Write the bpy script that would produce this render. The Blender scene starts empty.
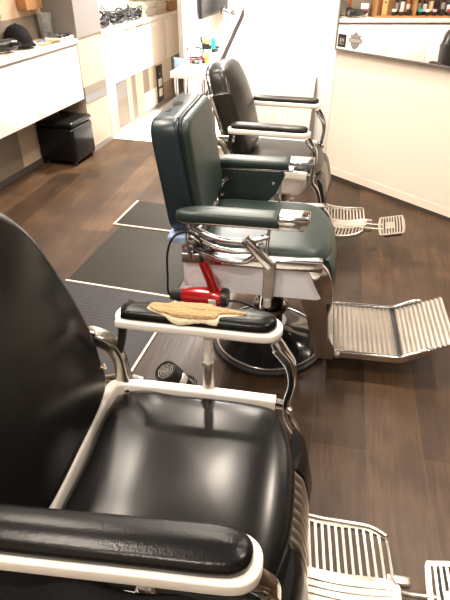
import bpy, bmesh, math, random
from mathutils import Vector, Matrix, Euler
random.seed(7)
C = bpy.context.scene.collection
PI = math.pi

# ------------------------------------------------------------------ materials
def mat(name, col, rough=.5, metal=0., coat=0., bump=0., bscale=60., spec=.5, var=0., emit=None, trans=0., alpha=1.):
    m = bpy.data.materials.new(name); m.use_nodes = True
    nt = m.node_tree; b = nt.nodes['Principled BSDF']
    b.inputs['Base Color'].default_value = (*col, 1)
    b.inputs['Roughness'].default_value = rough
    b.inputs['Metallic'].default_value = metal
    b.inputs['Coat Weight'].default_value = coat
    b.inputs['Coat Roughness'].default_value = .15
    b.inputs['Specular IOR Level'].default_value = spec
    b.inputs['Transmission Weight'].default_value = trans
    b.inputs['Alpha'].default_value = alpha
    tc = nt.nodes.new('ShaderNodeTexCoord')
    if bump:
        n = nt.nodes.new('ShaderNodeTexNoise'); n.inputs['Scale'].default_value = bscale
        n.inputs['Detail'].default_value = 4
        nt.links.new(tc.outputs['Object'], n.inputs['Vector'])
        bp = nt.nodes.new('ShaderNodeBump'); bp.inputs['Strength'].default_value = bump
        bp.inputs['Distance'].default_value = .01
        nt.links.new(n.outputs['Fac'], bp.inputs['Height'])
        nt.links.new(bp.outputs['Normal'], b.inputs['Normal'])
    if var:
        n2 = nt.nodes.new('ShaderNodeTexNoise'); n2.inputs['Scale'].default_value = 9
        n2.inputs['Detail'].default_value = 6
        nt.links.new(tc.outputs['Object'], n2.inputs['Vector'])
        mx = nt.nodes.new('ShaderNodeMix'); mx.data_type = 'RGBA'
        mx.inputs[6].default_value = (*[c*(1-var) for c in col], 1)
        mx.inputs[7].default_value = (*[min(1, c*(1+var)) for c in col], 1)
        nt.links.new(n2.outputs['Fac'], mx.inputs[0]); nt.links.new(mx.outputs[2], b.inputs['Base Color'])
    if emit:
        b.inputs['Emission Color'].default_value = (*emit[0], 1); b.inputs['Emission Strength'].default_value = emit[1]
    return m

M = {}
M['black'] = mat('black_leather', (.006, .0058, .0057), .23, bump=.02, bscale=14, spec=.25)
M['blackpad'] = mat('black_grained_leather', (.006, .0058, .006), .26, bump=.07, bscale=220, spec=.22)
M['olive'] = mat('worn_black_leather', (.017, .0155, .013), .30, bump=.05, bscale=20, spec=.22)
M['green'] = mat('green_leather', (.019, .034, .030), .42, bump=.03, bscale=120, spec=.42)
M['greenback'] = mat('dark_teal_shell', (.010, .022, .030), .35)
M['enamel'] = mat('white_enamel', (.90, .85, .78), .3, coat=.25)
M['grayenamel'] = mat('grey_white_enamel', (.78, .78, .84), .3, coat=.2)
M['chrome'] = mat('chrome', (.74, .745, .76), .11, metal=1, bump=.05, bscale=20)
M['oldchrome'] = mat('worn_chrome', (.58, .55, .50), .22, metal=1, bump=.1, bscale=25, var=.3)
M['cast'] = mat('cast_metal', (.50, .46, .40), .36, metal=.9, bump=.15, bscale=60, var=.15)
M['castgray'] = mat('ribbed_metal', (.50, .46, .41), .33, metal=.9, bump=.25, bscale=40, var=.25)
M['grille'] = mat('satin_grey_metal', (.42, .41, .38), .38, metal=.6)
M['darkmetal'] = mat('dark_metal', (.03, .03, .03), .4, metal=.6)
M['rubber'] = mat('black_rubber', (.012, .012, .013), .6)
M['plastic'] = mat('black_plastic', (.012, .012, .013), .35)
M['baseblack'] = mat('gloss_black', (.01, .01, .011), .08, coat=1)
M['red'] = mat('metallic_red', (.42, .008, .012), .22, metal=.35, coat=.8)
M['foam'] = mat('yellowed_foam', (.46, .31, .15), .95, bump=1., bscale=160, var=.3)
M['lining'] = mat('torn_lining', (.72, .62, .45), .9, bump=.4, bscale=90)
M['wall'] = mat('warm_white_paint', (.86, .775, .67), .55)
M['white'] = mat('clean_white', (.86, .85, .83), .45)
M['lacquer'] = mat('white_lacquer', (.84, .78, .71), .35, spec=.4)
M['worktop'] = mat('cream_worktop', (.70, .62, .53), .35)
M['strip'] = mat('aluminium_strip', (.27, .245, .215), .4, metal=.3)
M['taupe'] = mat('taupe_panel', (.17, .135, .10), .45, var=.1)
M['beige'] = mat('beige_panel', (.38, .30, .22), .45, var=.06)
M['peach'] = mat('peach_panel', (.48, .32, .21), .4)
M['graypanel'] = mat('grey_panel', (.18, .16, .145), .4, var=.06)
M['steelband'] = mat('brushed_band', (.19, .19, .20), .35, metal=.4)
M['darkbrown'] = mat('dark_brown_panel', (.12, .075, .045), .45, var=.2)
M['darkbase'] = mat('dark_skirting', (.055, .045, .04), .5)
M['wood'] = mat('honey_wood', (.30, .15, .055), .45, var=.3)
M['brushwood'] = mat('brush_wood', (.55, .30, .12), .45, var=.2)
M['matsmooth'] = mat('dark_floor_panel', (.030, .027, .023), .6, bump=.05, bscale=30, var=.15, spec=.12)
M['trimwhite'] = mat('pale_edge_trim', (.62, .52, .44), .45)
M['tile'] = mat('white_floor', (.86, .81, .74), .25)
M['cloth'] = mat('black_cloth', (.008, .0075, .008), .8, bump=.3, bscale=200, spec=.1)
M['tv'] = mat('screen_black', (.004, .004, .005), .3, spec=.2)
M['mirror'] = mat('mirror_glass', (.93, .93, .92), .01, metal=1)
M['emblem'] = mat('grey_sticker', (.20, .19, .175), .5)
M['emblemlight'] = mat('pale_sticker_ink', (.42, .40, .37), .5)
M['bluecloth'] = mat('blue_towel', (.20, .27, .38), .9, bump=.4, bscale=120)
M['teal'] = mat('teal_plastic', (.02, .45, .42), .35)
M['yellow'] = mat('yellow_plastic', (.85, .62, .10), .4)
M['darkred'] = mat('dark_red_plastic', (.30, .02, .03), .4)
M['pink'] = mat('pink_label', (.62, .34, .34), .5)
M['amber'] = mat('amber_glass', (.18, .06, .015), .15)
M['paper'] = mat('paper', (.75, .70, .62), .7)
M['paperblue'] = mat('paper_blue', (.35, .42, .50), .6)
M['papertan'] = mat('paper_tan', (.55, .42, .28), .6)
M['blue'] = mat('blue_pen', (.10, .12, .50), .4)
M['clear'] = mat('clear_plastic', (.9, .9, .88), .1, trans=.9)
M['bluefoil'] = mat('pale_blue_plastic', (.34, .46, .72), .2, coat=.5, bump=.3, bscale=40)
M['lamp'] = mat('lamp_glow', (1, .9, .75), .5, emit=((1, .85, .66), 14))
M['ceiling'] = mat('ceiling_paint', (.09, .08, .07), .85)
M['poledark'] = mat('grey_bar', (.16, .14, .145), .4, metal=.3)
M['floral'] = mat('pale_pink_fabric', (.55, .42, .36), .8, bump=.3, bscale=50)
M['label'] = mat('silver_label', (.7, .68, .66), .3, metal=.3)

def wood_floor():
    m = bpy.data.materials.new('dark_oak_planks'); m.use_nodes = True
    nt = m.node_tree; N = nt.nodes; L = nt.links; b = N['Principled BSDF']
    tc = N.new('ShaderNodeTexCoord'); mp = N.new('ShaderNodeMapping')
    mp.inputs['Rotation'].default_value = (0, 0, math.radians(-94))
    mp.inputs['Location'].default_value = (-1.405, .0537, 0)
    L.new(tc.outputs['Object'], mp.inputs['Vector'])
    br = N.new('ShaderNodeTexBrick'); br.offset = .37; br.squash = 1
    br.inputs['Scale'].default_value = 1
    br.inputs['Brick Width'].default_value = 1.55; br.inputs['Row Height'].default_value = .21
    br.inputs['Mortar Size'].default_value = .0013; br.inputs['Mortar Smooth'].default_value = .3
    br.inputs['Bias'].default_value = 0
    br.inputs['Color1'].default_value = (0, 0, 0, 1); br.inputs['Color2'].default_value = (1, 1, 1, 1)
    br.inputs['Mortar'].default_value = (.5, .5, .5, 1)
    L.new(mp.outputs['Vector'], br.inputs['Vector'])
    # long grain
    mp2 = N.new('ShaderNodeMapping'); mp2.inputs['Scale'].default_value = (1.3, 11, 1)
    L.new(mp.outputs['Vector'], mp2.inputs['Vector'])
    n1 = N.new('ShaderNodeTexNoise'); n1.inputs['Scale'].default_value = 2.2; n1.inputs['Detail'].default_value = 9
    n1.inputs['Distortion'].default_value = 1.6
    L.new(mp2.outputs['Vector'], n1.inputs['Vector'])
    n2 = N.new('ShaderNodeTexNoise'); n2.inputs['Scale'].default_value = 3.4; n2.inputs['Detail'].default_value = 5
    L.new(mp.outputs['Vector'], n2.inputs['Vector'])
    rp = N.new('ShaderNodeValToRGB')
    e = rp.color_ramp.elements
    e[0].position = .0; e[0].color = (.013, .0080, .0050, 1)
    e[1].position = 1.; e[1].color = (.110, .062, .031, 1)
    x = e.new(.5); x.color = (.047, .0255, .0132, 1)
    ma = N.new('ShaderNodeMath'); ma.operation = 'MULTIPLY_ADD'; ma.inputs[1].default_value = .42; ma.inputs[2].default_value = 0
    L.new(br.outputs['Color'], ma.inputs[0])
    mb = N.new('ShaderNodeMath'); mb.operation = 'MULTIPLY_ADD'; mb.inputs[1].default_value = .75
    L.new(n1.outputs['Fac'], mb.inputs[0]); L.new(ma.outputs[0], mb.inputs[2])
    mc = N.new('ShaderNodeMath'); mc.operation = 'MULTIPLY_ADD'; mc.inputs[1].default_value = .95
    L.new(n2.outputs['Fac'], mc.inputs[0]); L.new(mb.outputs[0], mc.inputs[2])
    md = N.new('ShaderNodeMath'); md.operation = 'SUBTRACT'; md.inputs[1].default_value = .60
    L.new(mc.outputs[0], md.inputs[0]); L.new(md.outputs[0], rp.inputs['Fac'])
    # joints: slightly pale line
    mx = N.new('ShaderNodeMix'); mx.data_type = 'RGBA'; mx.inputs[7].default_value = (.075, .047, .03, 1)
    L.new(br.outputs['Fac'], mx.inputs[0]); L.new(rp.outputs['Color'], mx.inputs[6])
    L.new(mx.outputs[2], b.inputs['Base Color'])
    b.inputs['Roughness'].default_value = .40; b.inputs['Specular IOR Level'].default_value = .3
    bp = N.new('ShaderNodeBump'); bp.inputs['Strength'].default_value = .25; bp.inputs['Distance'].default_value = .004
    L.new(n1.outputs['Fac'], bp.inputs['Height']); L.new(bp.outputs['Normal'], b.inputs['Normal'])
    return m
M['floor'] = wood_floor()

def tread_mat():
    m = mat('studded_rubber', (.034, .032, .034), .6, spec=.15)
    nt = m.node_tree; N = nt.nodes; L = nt.links; b = N['Principled BSDF']
    tc = N.new('ShaderNodeTexCoord')
    v = N.new('ShaderNodeTexVoronoi'); v.inputs['Scale'].default_value = 42; v.inputs['Randomness'].default_value = .15
    L.new(tc.outputs['Object'], v.inputs['Vector'])
    bp = N.new('ShaderNodeBump'); bp.inputs['Strength'].default_value = .5; bp.inputs['Distance'].default_value = .004; bp.invert = True
    L.new(v.outputs['Distance'], bp.inputs['Height']); L.new(bp.outputs['Normal'], b.inputs['Normal'])
    return m
M['tread'] = tread_mat()

# ------------------------------------------------------------------ object helpers
def link(name, bm, m, parent=None, sharp=38, smooth=True):
    bmesh.ops.recalc_face_normals(bm, faces=bm.faces[:])
    for f in bm.faces: f.smooth = smooth
    if smooth:
        for e in bm.edges:
            if len(e.link_faces) == 2:
                a = e.link_faces[0].normal.angle(e.link_faces[1].normal, 0)
                if a > math.radians(sharp): e.smooth = False
    me = bpy.data.meshes.new(name); bm.to_mesh(me); bm.free()
    o = bpy.data.objects.new(name, me); C.objects.link(o)
    for mm in (m if isinstance(m, (list, tuple)) else [m]): me.materials.append(mm)
    if parent: o.parent = parent
    return o

def tag(o, label, cat, group=None, kind=None):
    o['label'] = label; o['category'] = cat
    if group: o['group'] = group
    if kind: o['kind'] = kind
    return o

def thing(name, label, cat, loc=(0, 0, 0), rz=0, group=None):
    o = bpy.data.objects.new(name, None); C.objects.link(o); o.empty_display_size = .05
    o.location = loc; o.rotation_euler = (0, 0, rz)
    return tag(o, label, cat, group)

def struct(o): o['kind'] = 'structure'; return o

def B(bm, x0, x1, y0, y1, z0, z1, bev=0., mtx=None, seg=2, mi=0):
    r = bmesh.ops.create_cube(bm, size=1)
    vs = r['verts']
    for v in vs:
        v.co = Vector(((x0+x1)/2+v.co.x*(x1-x0), (y0+y1)/2+v.co.y*(y1-y0), (z0+z1)/2+v.co.z*(z1-z0)))
    fs = list({f for v in vs for f in v.link_faces})
    if bev:
        es = list({e for v in vs for e in v.link_edges})
        r2 = bmesh.ops.bevel(bm, geom=es, offset=bev, segments=seg, affect='EDGES', profile=.5)
        fs = [f for f in bm.faces if f.is_valid and (f in set(r2['faces']) or f in set(fs))]
        vs = list({v for f in fs for v in f.verts})
    for f in fs: f.material_index = mi
    if mtx is not None:
        for v in vs: v.co = mtx @ v.co
    return vs

def box(name, x0, x1, y0, y1, z0, z1, m, parent=None, bev=0., mtx=None):
    bm = bmesh.new(); B(bm, x0, x1, y0, y1, z0, z1, bev, mtx); return link(name, bm, m, parent)

def catmull(pts, n=8, closed=False):
    P = [Vector(p) for p in pts]; out = []
    N = len(P)
    rng = range(N) if closed else range(N-1)
    for i in rng:
        if closed: a, b, c, d = P[i-1], P[i], P[(i+1) % N], P[(i+2) % N]
        else: a, b, c, d = P[max(i-1, 0)], P[i], P[i+1], P[min(i+2, N-1)]
        for k in range(n):
            t = k/n
            out.append(.5*((2*b)+(c-a)*t+(2*a-5*b+4*c-d)*t*t+(3*b-a-3*c+d)*t**3))
    if not closed: out.append(P[-1])
    return out

def loft(bm, rings, cap=True, closed=True, mi=0):
    R = [[bm.verts.new(p) for p in r] for r in rings]
    n = len(R[0]); fs = []
    for a, b in zip(R[:-1], R[1:]):
        for i in range(n if closed else n-1):
            j = (i+1) % n
            fs.append(bm.faces.new((a[i], a[j], b[j], b[i])))
    if cap and closed:
        fs.append(bm.faces.new(R[0][::-1])); fs.append(bm.faces.new(R[-1]))
    for f in fs: f.material_index = mi
    return R

def sweep(bm, pts, prof, up=(0, 0, 1), smooth=0, scale=None, cap=True):
    """prof: list of (a,b) in the (side, up) frame, or a radius; scale: list per control pt"""
    n0 = len(pts)
    if smooth:
        P = catmull(pts, smooth)
        if scale: S = [s.x for s in catmull([(s, 0, 0) for s in scale], smooth)]
    else:
        P = [Vector(p) for p in pts]; S = scale
    if not scale: S = [1]*len(P)
    if isinstance(prof, (int, float)):
        prof = [(prof*math.cos(t*PI/6), prof*math.sin(t*PI/6)) for t in range(12)]
    up = Vector(up); rings = []
    prev = None
    for i, p in enumerate(P):
        t = (P[min(i+1, len(P)-1)]-P[max(i-1, 0)]).normalized()
        s = t.cross(up)
        if s.length < .12:
            s = prev if prev is not None else t.cross(Vector((1, .13, 0)))
        s.normalize()
        if prev is not None and s.dot(prev) < 0: s = -s
        prev = s.copy()
        u = s.cross(t).normalized()
        rings.append([p+s*a*S[i]+u*b*S[i] for a, b in prof])
    loft(bm, rings, cap)

def tube(name, pts, r, m, parent=None, smooth=6, up=(0, 0, 1), scale=None):
    bm = bmesh.new(); sweep(bm, pts, r, up, smooth, scale); return link(name, bm, m, parent)

def rrect(w, h, r=.3, n=4):
    """rounded rectangle profile, w x h, r as absolute corner radius"""
    out = []
    for cx, cy, a0 in ((w/2-r, h/2-r, 0), (-w/2+r, h/2-r, 90), (-w/2+r, -h/2+r, 180), (w/2-r, -h/2+r, 270)):
        for k in range(n+1):
            a = math.radians(a0+90*k/n); out.append((cx+r*math.cos(a), cy+r*math.sin(a)))
    return out

def lathe(bm, prof, n=32, mtx=None, mi=0):
    """prof: (r, z) list"""
    rings = []
    for r, z in prof:
        rings.append([Vector((max(r, 1e-4)*math.cos(2*PI*k/n), max(r, 1e-4)*math.sin(2*PI*k/n), z)) for k in range(n)])
    if mtx is not None: rings = [[mtx @ p for p in r] for r in rings]
    loft(bm, rings, True, True, mi)

def lobj(name, prof, m, parent=None, n=32, mtx=None):
    bm = bmesh.new(); lathe(bm, prof, n, mtx); return link(name, bm, m, parent)

def aim(p0, p1):
    """matrix: origin p0, z towards p1"""
    d = (Vector(p1)-Vector(p0)).normalized()
    return Matrix.Translation(p0) @ d.to_track_quat('Z', 'Y').to_matrix().to_4x4()

def cushion(bm, outline, layers, fmap):
    """outline: closed list (u,v). layers: (inset, w). inset as absolute distance from edge (scaled about centroid).
       fmap(u,v,w)->Vector"""
    cu = sum(p[0] for p in outline)/len(outline); cv = sum(p[1] for p in outline)/len(outline)
    hu = (max(p[0] for p in outline)-min(p[0] for p in outline))/2
    hv = (max(p[1] for p in outline)-min(p[1] for p in outline))/2
    rings = []
    for ins, w in layers:
        su = max(1-ins/hu, .02); sv = max(1-ins/hv, .02)
        rings.append([fmap(cu+(p[0]-cu)*su, cv+(p[1]-cv)*sv, w) for p in outline])
    loft(bm, rings)

def edge_layers(z0, z1, r, crown=.0, hw=.2, n=4, r0=None):
    """rounded lower edge, vertical side, rounded upper edge, crown to centre"""
    r0 = r if r0 is None else r0
    L = []
    for k in range(n+1):
        a = PI/2*k/n; L.append((r0*(1-math.sin(a)), z0+r0*(1-math.cos(a))))
    for k in range(n+1):
        a = PI/2*k/n; L.append((r*(1-math.cos(a)), z1-r+r*math.sin(a)))
    for k in range(1, 7):
        t = k/6; ins = r+(hw*.97-r)*t
        L.append((ins, z1+crown*(1-(1-t)**2)))
    return L

def cells(bm, us, vs, solid, fmap, th):
    """plate with holes: us, vs grid lines; solid(i,j); fmap(u,v)->Vector, thickness downward"""
    T = {}; D = {}
    def tv(i, j, d):
        k = (i, j)
        S = D if d else T
        if k not in S:
            p = fmap(us[i], vs[j]); S[k] = bm.verts.new(p-Vector((0, 0, th)) if d else p)
        return S[k]
    n, m_ = len(us)-1, len(vs)-1
    ok = lambda i, j: 0 <= i < n and 0 <= j < m_ and solid(i, j)
    for i in range(n):
        for j in range(m_):
            if not ok(i, j): continue
            q = [(i, j), (i+1, j), (i+1, j+1), (i, j+1)]
            bm.faces.new([tv(*k, 0) for k in q]); bm.faces.new([tv(*k, 1) for k in q[::-1]])
            for (di, dj, a, b) in ((0, -1, 0, 1), (1, 0, 1, 2), (0, 1, 2, 3), (-1, 0, 3, 0)):
                if not ok(i+di, j+dj):
                    bm.faces.new((tv(*q[b], 0), tv(*q[a], 0), tv(*q[a], 1), tv(*q[b], 1)))

# ------------------------------------------------------------------ camera
cam = bpy.data.cameras.new('camera'); co = bpy.data.objects.new('camera', cam); C.objects.link(co)
cam.sensor_fit = 'VERTICAL'; cam.sensor_height = 36; cam.lens = 520/600*36; cam.clip_start = .05
co.location = (0, 0, 1.6)
co.rotation_euler = (PI/2-math.atan(.68), 0, math.radians(15.64))
bpy.context.scene.camera = co

# ------------------------------------------------------------------ setting
struct(box('floor', -2.9, 3.2, -1.6, 4.76, -.05, 0, M['floor']))
struct(box('floor_back', -2.9, 3.2, 4.76, 8.6, -.05, 0, M['tile']))
struct(box('ceiling', -2.9, 3.2, -1.6, 8.6, 2.7, 2.75, M['ceiling']))
struct(box('wall_left', -2.95, -2.8, -1.6, 8.6, 0, 2.7, M['beige']))
struct(box('wall_back', -2.9, 3.2, 8.5, 8.6, 0, 2.7, M['white']))
struct(box('wall_front', -2.9, 3.2, -1.7, -1.6, 0, 2.7, M['wall']))
struct(box('wall_side', 3.2, 3.3, -1.6, 8.6, 0, 2.7, M['taupe']))
# panels under and above the left counter
struct(box('trim_1', -2.8, -2.788, 3.66, 4.32, .05, .93, M['beige']))
struct(box('trim_2', -2.8, -2.788, .8, 3.655, .05, .93, M['taupe']))
struct(box('trim_3', -2.8, -2.78, .8, 4.32, 0, .05, M['darkbase']))
struct(box('trim_4', -2.8, -2.79, 1.5, 4.32, .965, 1.14, M['taupe']))
struct(box('trim_5', -2.8, -2.792, 1.5, 4.32, 1.14, 2.4, M['peach']))
# pillar
struct(box('wall_pillar', -2.8, -2.5, 4.318, 4.735, 0, 2.7, M['beige']))
struct(box('trim_6', -2.81, -2.488, 4.309, 4.745, .965, 2.69, M['graypanel']))
struct(box('trim_7', -2.5, -2.494, 4.32, 4.733, .435, .50, M['steelband']))
struct(box('trim_8', -2.5, -2.493, 4.32, 4.733, .50, .57, M['taupe']))
struct(box('trim_9', -2.5, -2.488, 4.318, 4.735, 0, .05, M['strip']))
# mosaic panelling below the far counter
bm = bmesh.new()
ys = [4.76, 4.95, 5.2, 5.32, 5.42, 5.62, 5.78, 6.0, 6.2, 6.5, 6.9]
zs = [.05, .24, .49]
k = 0
for i in range(len(ys)-1):
    for j in range(2):
        B(bm, -2.56, -2.51+.0003*k, ys[i]+.002, ys[i+1]-.002, zs[j]+(.07 if i % 3 == 1 and j else 0), zs[j+1]+(.07 if i % 3 == 1 and not j else 0), mi=[0, 1, 2, 1, 0, 3, 0, 2][(i*3+j*2) % 8]); k += 1
struct(link('trim_10', bm, [M['beige'], M['taupe'], M['worktop'], M['graypanel']], smooth=False))
struct(box('trim_11', -2.56, -2.50, 4.745, 6.9, 0, .05, M['strip']))
struct(box('wall_end', -2.8, -2.02, 6.9, 7.0, 0, 2.7, M['wall']))
struct(box('wall_screen', -2.06, -1.93, 5.72, 8.5, 0, 2.7, M['wall']))
struct(box('trim_12', -2.1, -2.055, 5.70, 5.735, .6, 2.3, M['strip']))
struct(box('trim_13', -2.8, -2.786, 4.75, 6.9, .965, 2.4, M['worktop']))
# white panel wall behind the farthest chair
struct(box('wall_panel', -1.06, -.33, 4.32, 4.42, 0, 2.7, M['white']))
struct(box('trim_14', -1.06, -.345, 4.312, 4.322, 0, .968, M['white'], bev=.002))
# diagonal wall with the mirror
DW = (-.34, 4.317, 0); DA = math.radians(-35.2)
def diag(o): o.location = DW; o.rotation_euler = (0, 0, DA); return o
w = diag(struct(box('wall_right', 0, 3.7, 0, .12, 0, 2.7, M['wall'])))
diag(struct(box('baseboard_right', .0, 3.7, -.006, .004, 0, .028, M['darkbase'])))
diag(struct(box('trim_15', 0, 3.7, -.0015, .004, .028, .085, M['wall'])))
mir = thing('wall_mirror', 'large frameless mirror with thin grey bottom rail on the diagonal cream wall', 'mirror', DW, DA)
mm = Matrix.Translation((0, 0, .975)) @ Matrix.Rotation(math.radians(-.3), 4, 'X') @ Matrix.Translation((0, 0, -.975))
box('mirror_glass', .012, 3.6, -.030, -.024, .978, 2.4, M['mirror'], mir, mtx=mm)
box('bottom_rail', .004, 3.6, -.034, 0, .966, .979, M['poledark'], mir, bev=.002)
box('side_rail', .0, .012, -.034, 0, .979, 2.4, M['strip'], mir, bev=.002)
box('backing', .012, 3.6, -.022, 0, .979, 2.4, M['darkmetal'], mir)
# stickers on the mirror
def dloc(x, y, z):
    v = Matrix.Rotation(DA, 3, 'Z') @ Vector((x, y, 0)); return (DW[0]+v.x, DW[1]+v.y, z)
# ------------------------------------------------------------------ floor hatch panels
hz = thing('floor_hatch', 'smooth dark rectangular floor panel, largest, between studded mat and far hatch', 'floor panel', (-1.245, 2.575, 0))
box('panel', -.325, .325, -.36, .36, 0, .006, M['matsmooth'], hz, bev=.002)
box('edge_trim', -.33, .325, -.374, -.361, 0, .009, M['trimwhite'], hz, bev=.002)
h2 = thing('floor_hatch', 'small dark floor panel with pale edging and a ring pull, nearest the white floor', 'floor panel', (-1.27, 3.17, 0))
box('panel', -.35, .35, -.205, .195, 0, .006, M['matsmooth'], h2, bev=.002)
box('edge_trim', -.35, .35, -.22, -.207, 0, .009, M['trimwhite'], h2, bev=.002)
box('edge_trim', -.365, -.352, -.22, .2, 0, .009, M['trimwhite'], h2, bev=.002)
bm = bmesh.new()
sweep(bm, [(.03*math.cos(a*PI/8), .15+.03*math.sin(a*PI/8)-.08, .009) for a in range(17)], .003)
link('ring_pull', bm, M['darkmetal'], h2)
tm = thing('studded_mat', 'dark studded rubber mat with pale edges behind the torn armrest', 'mat', (-1.23, 1.72, 0))
box('mat', -.36, .335, -.62, .478, 0, .007, M['tread'], tm, bev=.002)
box('edge_trim', .337, .350, -.62, .478, 0, .009, M['trimwhite'], tm, bev=.002)

# ------------------------------------------------------------------ counters
def cabinet(y0, y1, label, group, gap=.0018):
    t = thing('wall_cabinet', label, 'cabinet', (-2.65, (y0+y1)/2, .485), 0, group)
    w = (y1-y0)/2
    box('body', -.15, .128, -w, w, 0, .440, M['lacquer'], t)
    box('door', .129, .148, -w+gap, w-gap, -.002, .425, M['lacquer'], t, bev=.0006)
    return t
cabinet(3.585, 4.305, 'white wall-hung drawer unit touching the pillar, left counter', None)
cabinet(3.123, 3.584, 'white wall-hung drawer unit second from the pillar, left counter', None)
cabinet(2.658, 3.122, 'white wall-hung drawer unit third from the pillar, seen in the mirror', None)
cabinet(2.196, 2.657, 'white wall-hung drawer unit fourth from the pillar, seen in the mirror', None)
cabinet(1.7, 2.195, 'white wall-hung drawer unit farthest from the pillar, left counter', None)
fl = ['glossy white wall-hung unit just past the pillar, far counter', 'glossy white wall-hung unit second past the pillar, under the black cables',
      'glossy white wall-hung unit third past the pillar, under the magazines', 'glossy white wall-hung unit at the far end of the far counter']
for i in range(4): cabinet(4.75+.5375*i, 4.75+.5375*(i+1), fl[i], None, .0004)
def worktop(y0, y1, label, m1, m2):
    t = thing('worktop', label, 'counter', (-2.65, (y0+y1)/2, .93)); w = (y1-y0)/2
    box('slab', -.15, .165, -w, w, .0, .035, m1, t, bev=.003)
    box('front_strip', .10, .146, -w, w, -.018, -.001, m2, t)
    return t
worktop(1.7, 4.306, 'cream worktop with grey front strip left of the grey pillar', M['worktop'], M['strip'])
worktop(4.75, 6.89, 'cream worktop beyond the grey pillar carrying cables and magazines', M['lacquer'], M['lacquer'])
# ------------------------------------------------------------------ wooden bottle shelf (seen in the mirror)
sh = thing('bottle_shelf', 'honey wooden shelf unit with upright dividers standing on the left counter', 'shelf', (-2.70, 2.30, .9665))
box('back_panel', -.09, -.08, -.9, .98, 0, .62, M['wood'], sh)
for y in (-.9, -.43, .04, .52, .965):
    box('divider', -.08, .09, y, y+.02, .018, .60, M['wood'], sh, bev=.002)
box('base_board', -.08, .09, -.9, .985, 0, .017, M['wood'], sh, bev=.002)
box('shelf_board', -.078, .088, -.88, -.43, .30, .315, M['wood'], sh)
box('top_board', -.08, .09, -.9, .985, .601, .62, M['wood'], sh, bev=.002)
def bottle(name, x, y, z, h, r, body, cap, label, lab=None, cat='bottle', group='bottles on the wooden shelf'):
    t = thing(name, label, cat, (x, y, z), 0, group)
    lobj('body', [(r*.9, 0), (r, .004), (r, h*.62), (r*.85, h*.72), (r*.42, h*.79), (r*.4, h*.84)], body, t, 16)
    lobj('cap', [(r*.46, h*.83), (r*.5, h*.84), (r*.5, h*.97), (r*.4, h)], cap, t, 14)
    if lab: lobj('label_band', [(r*1.015, h*.16), (r*1.02, h*.165), (r*1.02, h*.52), (r*1.015, h*.525)], lab, t, 16)
    return t
kinds = [('plastic', 'darkmetal', 'emblem', 'black bottle with grey label'), ('plastic', 'label', 'label', 'black bottle with silver cap and label'),
         ('amber', 'plastic', 'papertan', 'amber bottle with tan label'), ('plastic', 'plastic', None, 'plain black bottle')]
ords = ['first', 'second', 'third', 'fourth', 'fifth', 'sixth', 'seventh', 'eighth']
for ci, (ya, yb) in enumerate(((1.90, 2.32), (2.37, 2.79), (2.84, 3.25))):
    nb = 6
    comp = ['far-from-pillar compartment', 'middle compartment', 'near-pillar compartment'][ci]
    for k in range(nb):
        y = ya+(yb-ya)*(k+.5)/nb
        b_, c_, l_, tx = kinds[(k*3+ci) % 4]
        if ci == 2 and k > 2: continue
        bottle('bottle', -2.735, y, .984, [.19, .23, .21, .25, .2, .22][k]+.01*ci, .024, M[b_], M[c_], '%s, %s at back of the %s' % (tx, ords[k], comp), M[l_] if l_ else None)
    for k in range(5):
        y = ya+(yb-ya)*(k+.6)/5
        cc = [('teal', 'teal'), ('darkred', 'red'), ('plastic', 'grey'), ('pink', 'pink'), ('paper', 'white')][(k+ci) % 5]
        if ci == 2 and k > 2: continue
        t = thing('product_jar', 'small %s-lidded jar, %s in the front row of the %s' % (cc[1], ords[k], comp), 'jar', (-2.665, y, .984), 0, 'jars on the wooden shelf')
        lobj('jar_body', [(.022, 0), (.024, .003), (.024, .035), (.021, .038)], M['plastic'], t, 16)
        lobj('lid', [(.0245, .038), (.025, .039), (.025, .06), (.023, .062)], M[cc[0]], t, 16)
wb = thing('wooden_box', 'upright light wooden box with round hole on the bottle shelf', 'box', (-2.68, 3.17, .984))
box('case', -.03, .03, -.03, .03, 0, .19, M['brushwood'], wb, bev=.003)
lobj('round_hole', [(.010, 0), (.010, .002)], M['darkmetal'], wb, 14, Matrix.Translation((.031, 0, .13)) @ Matrix.Rotation(PI/2, 4, 'Y'))

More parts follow.
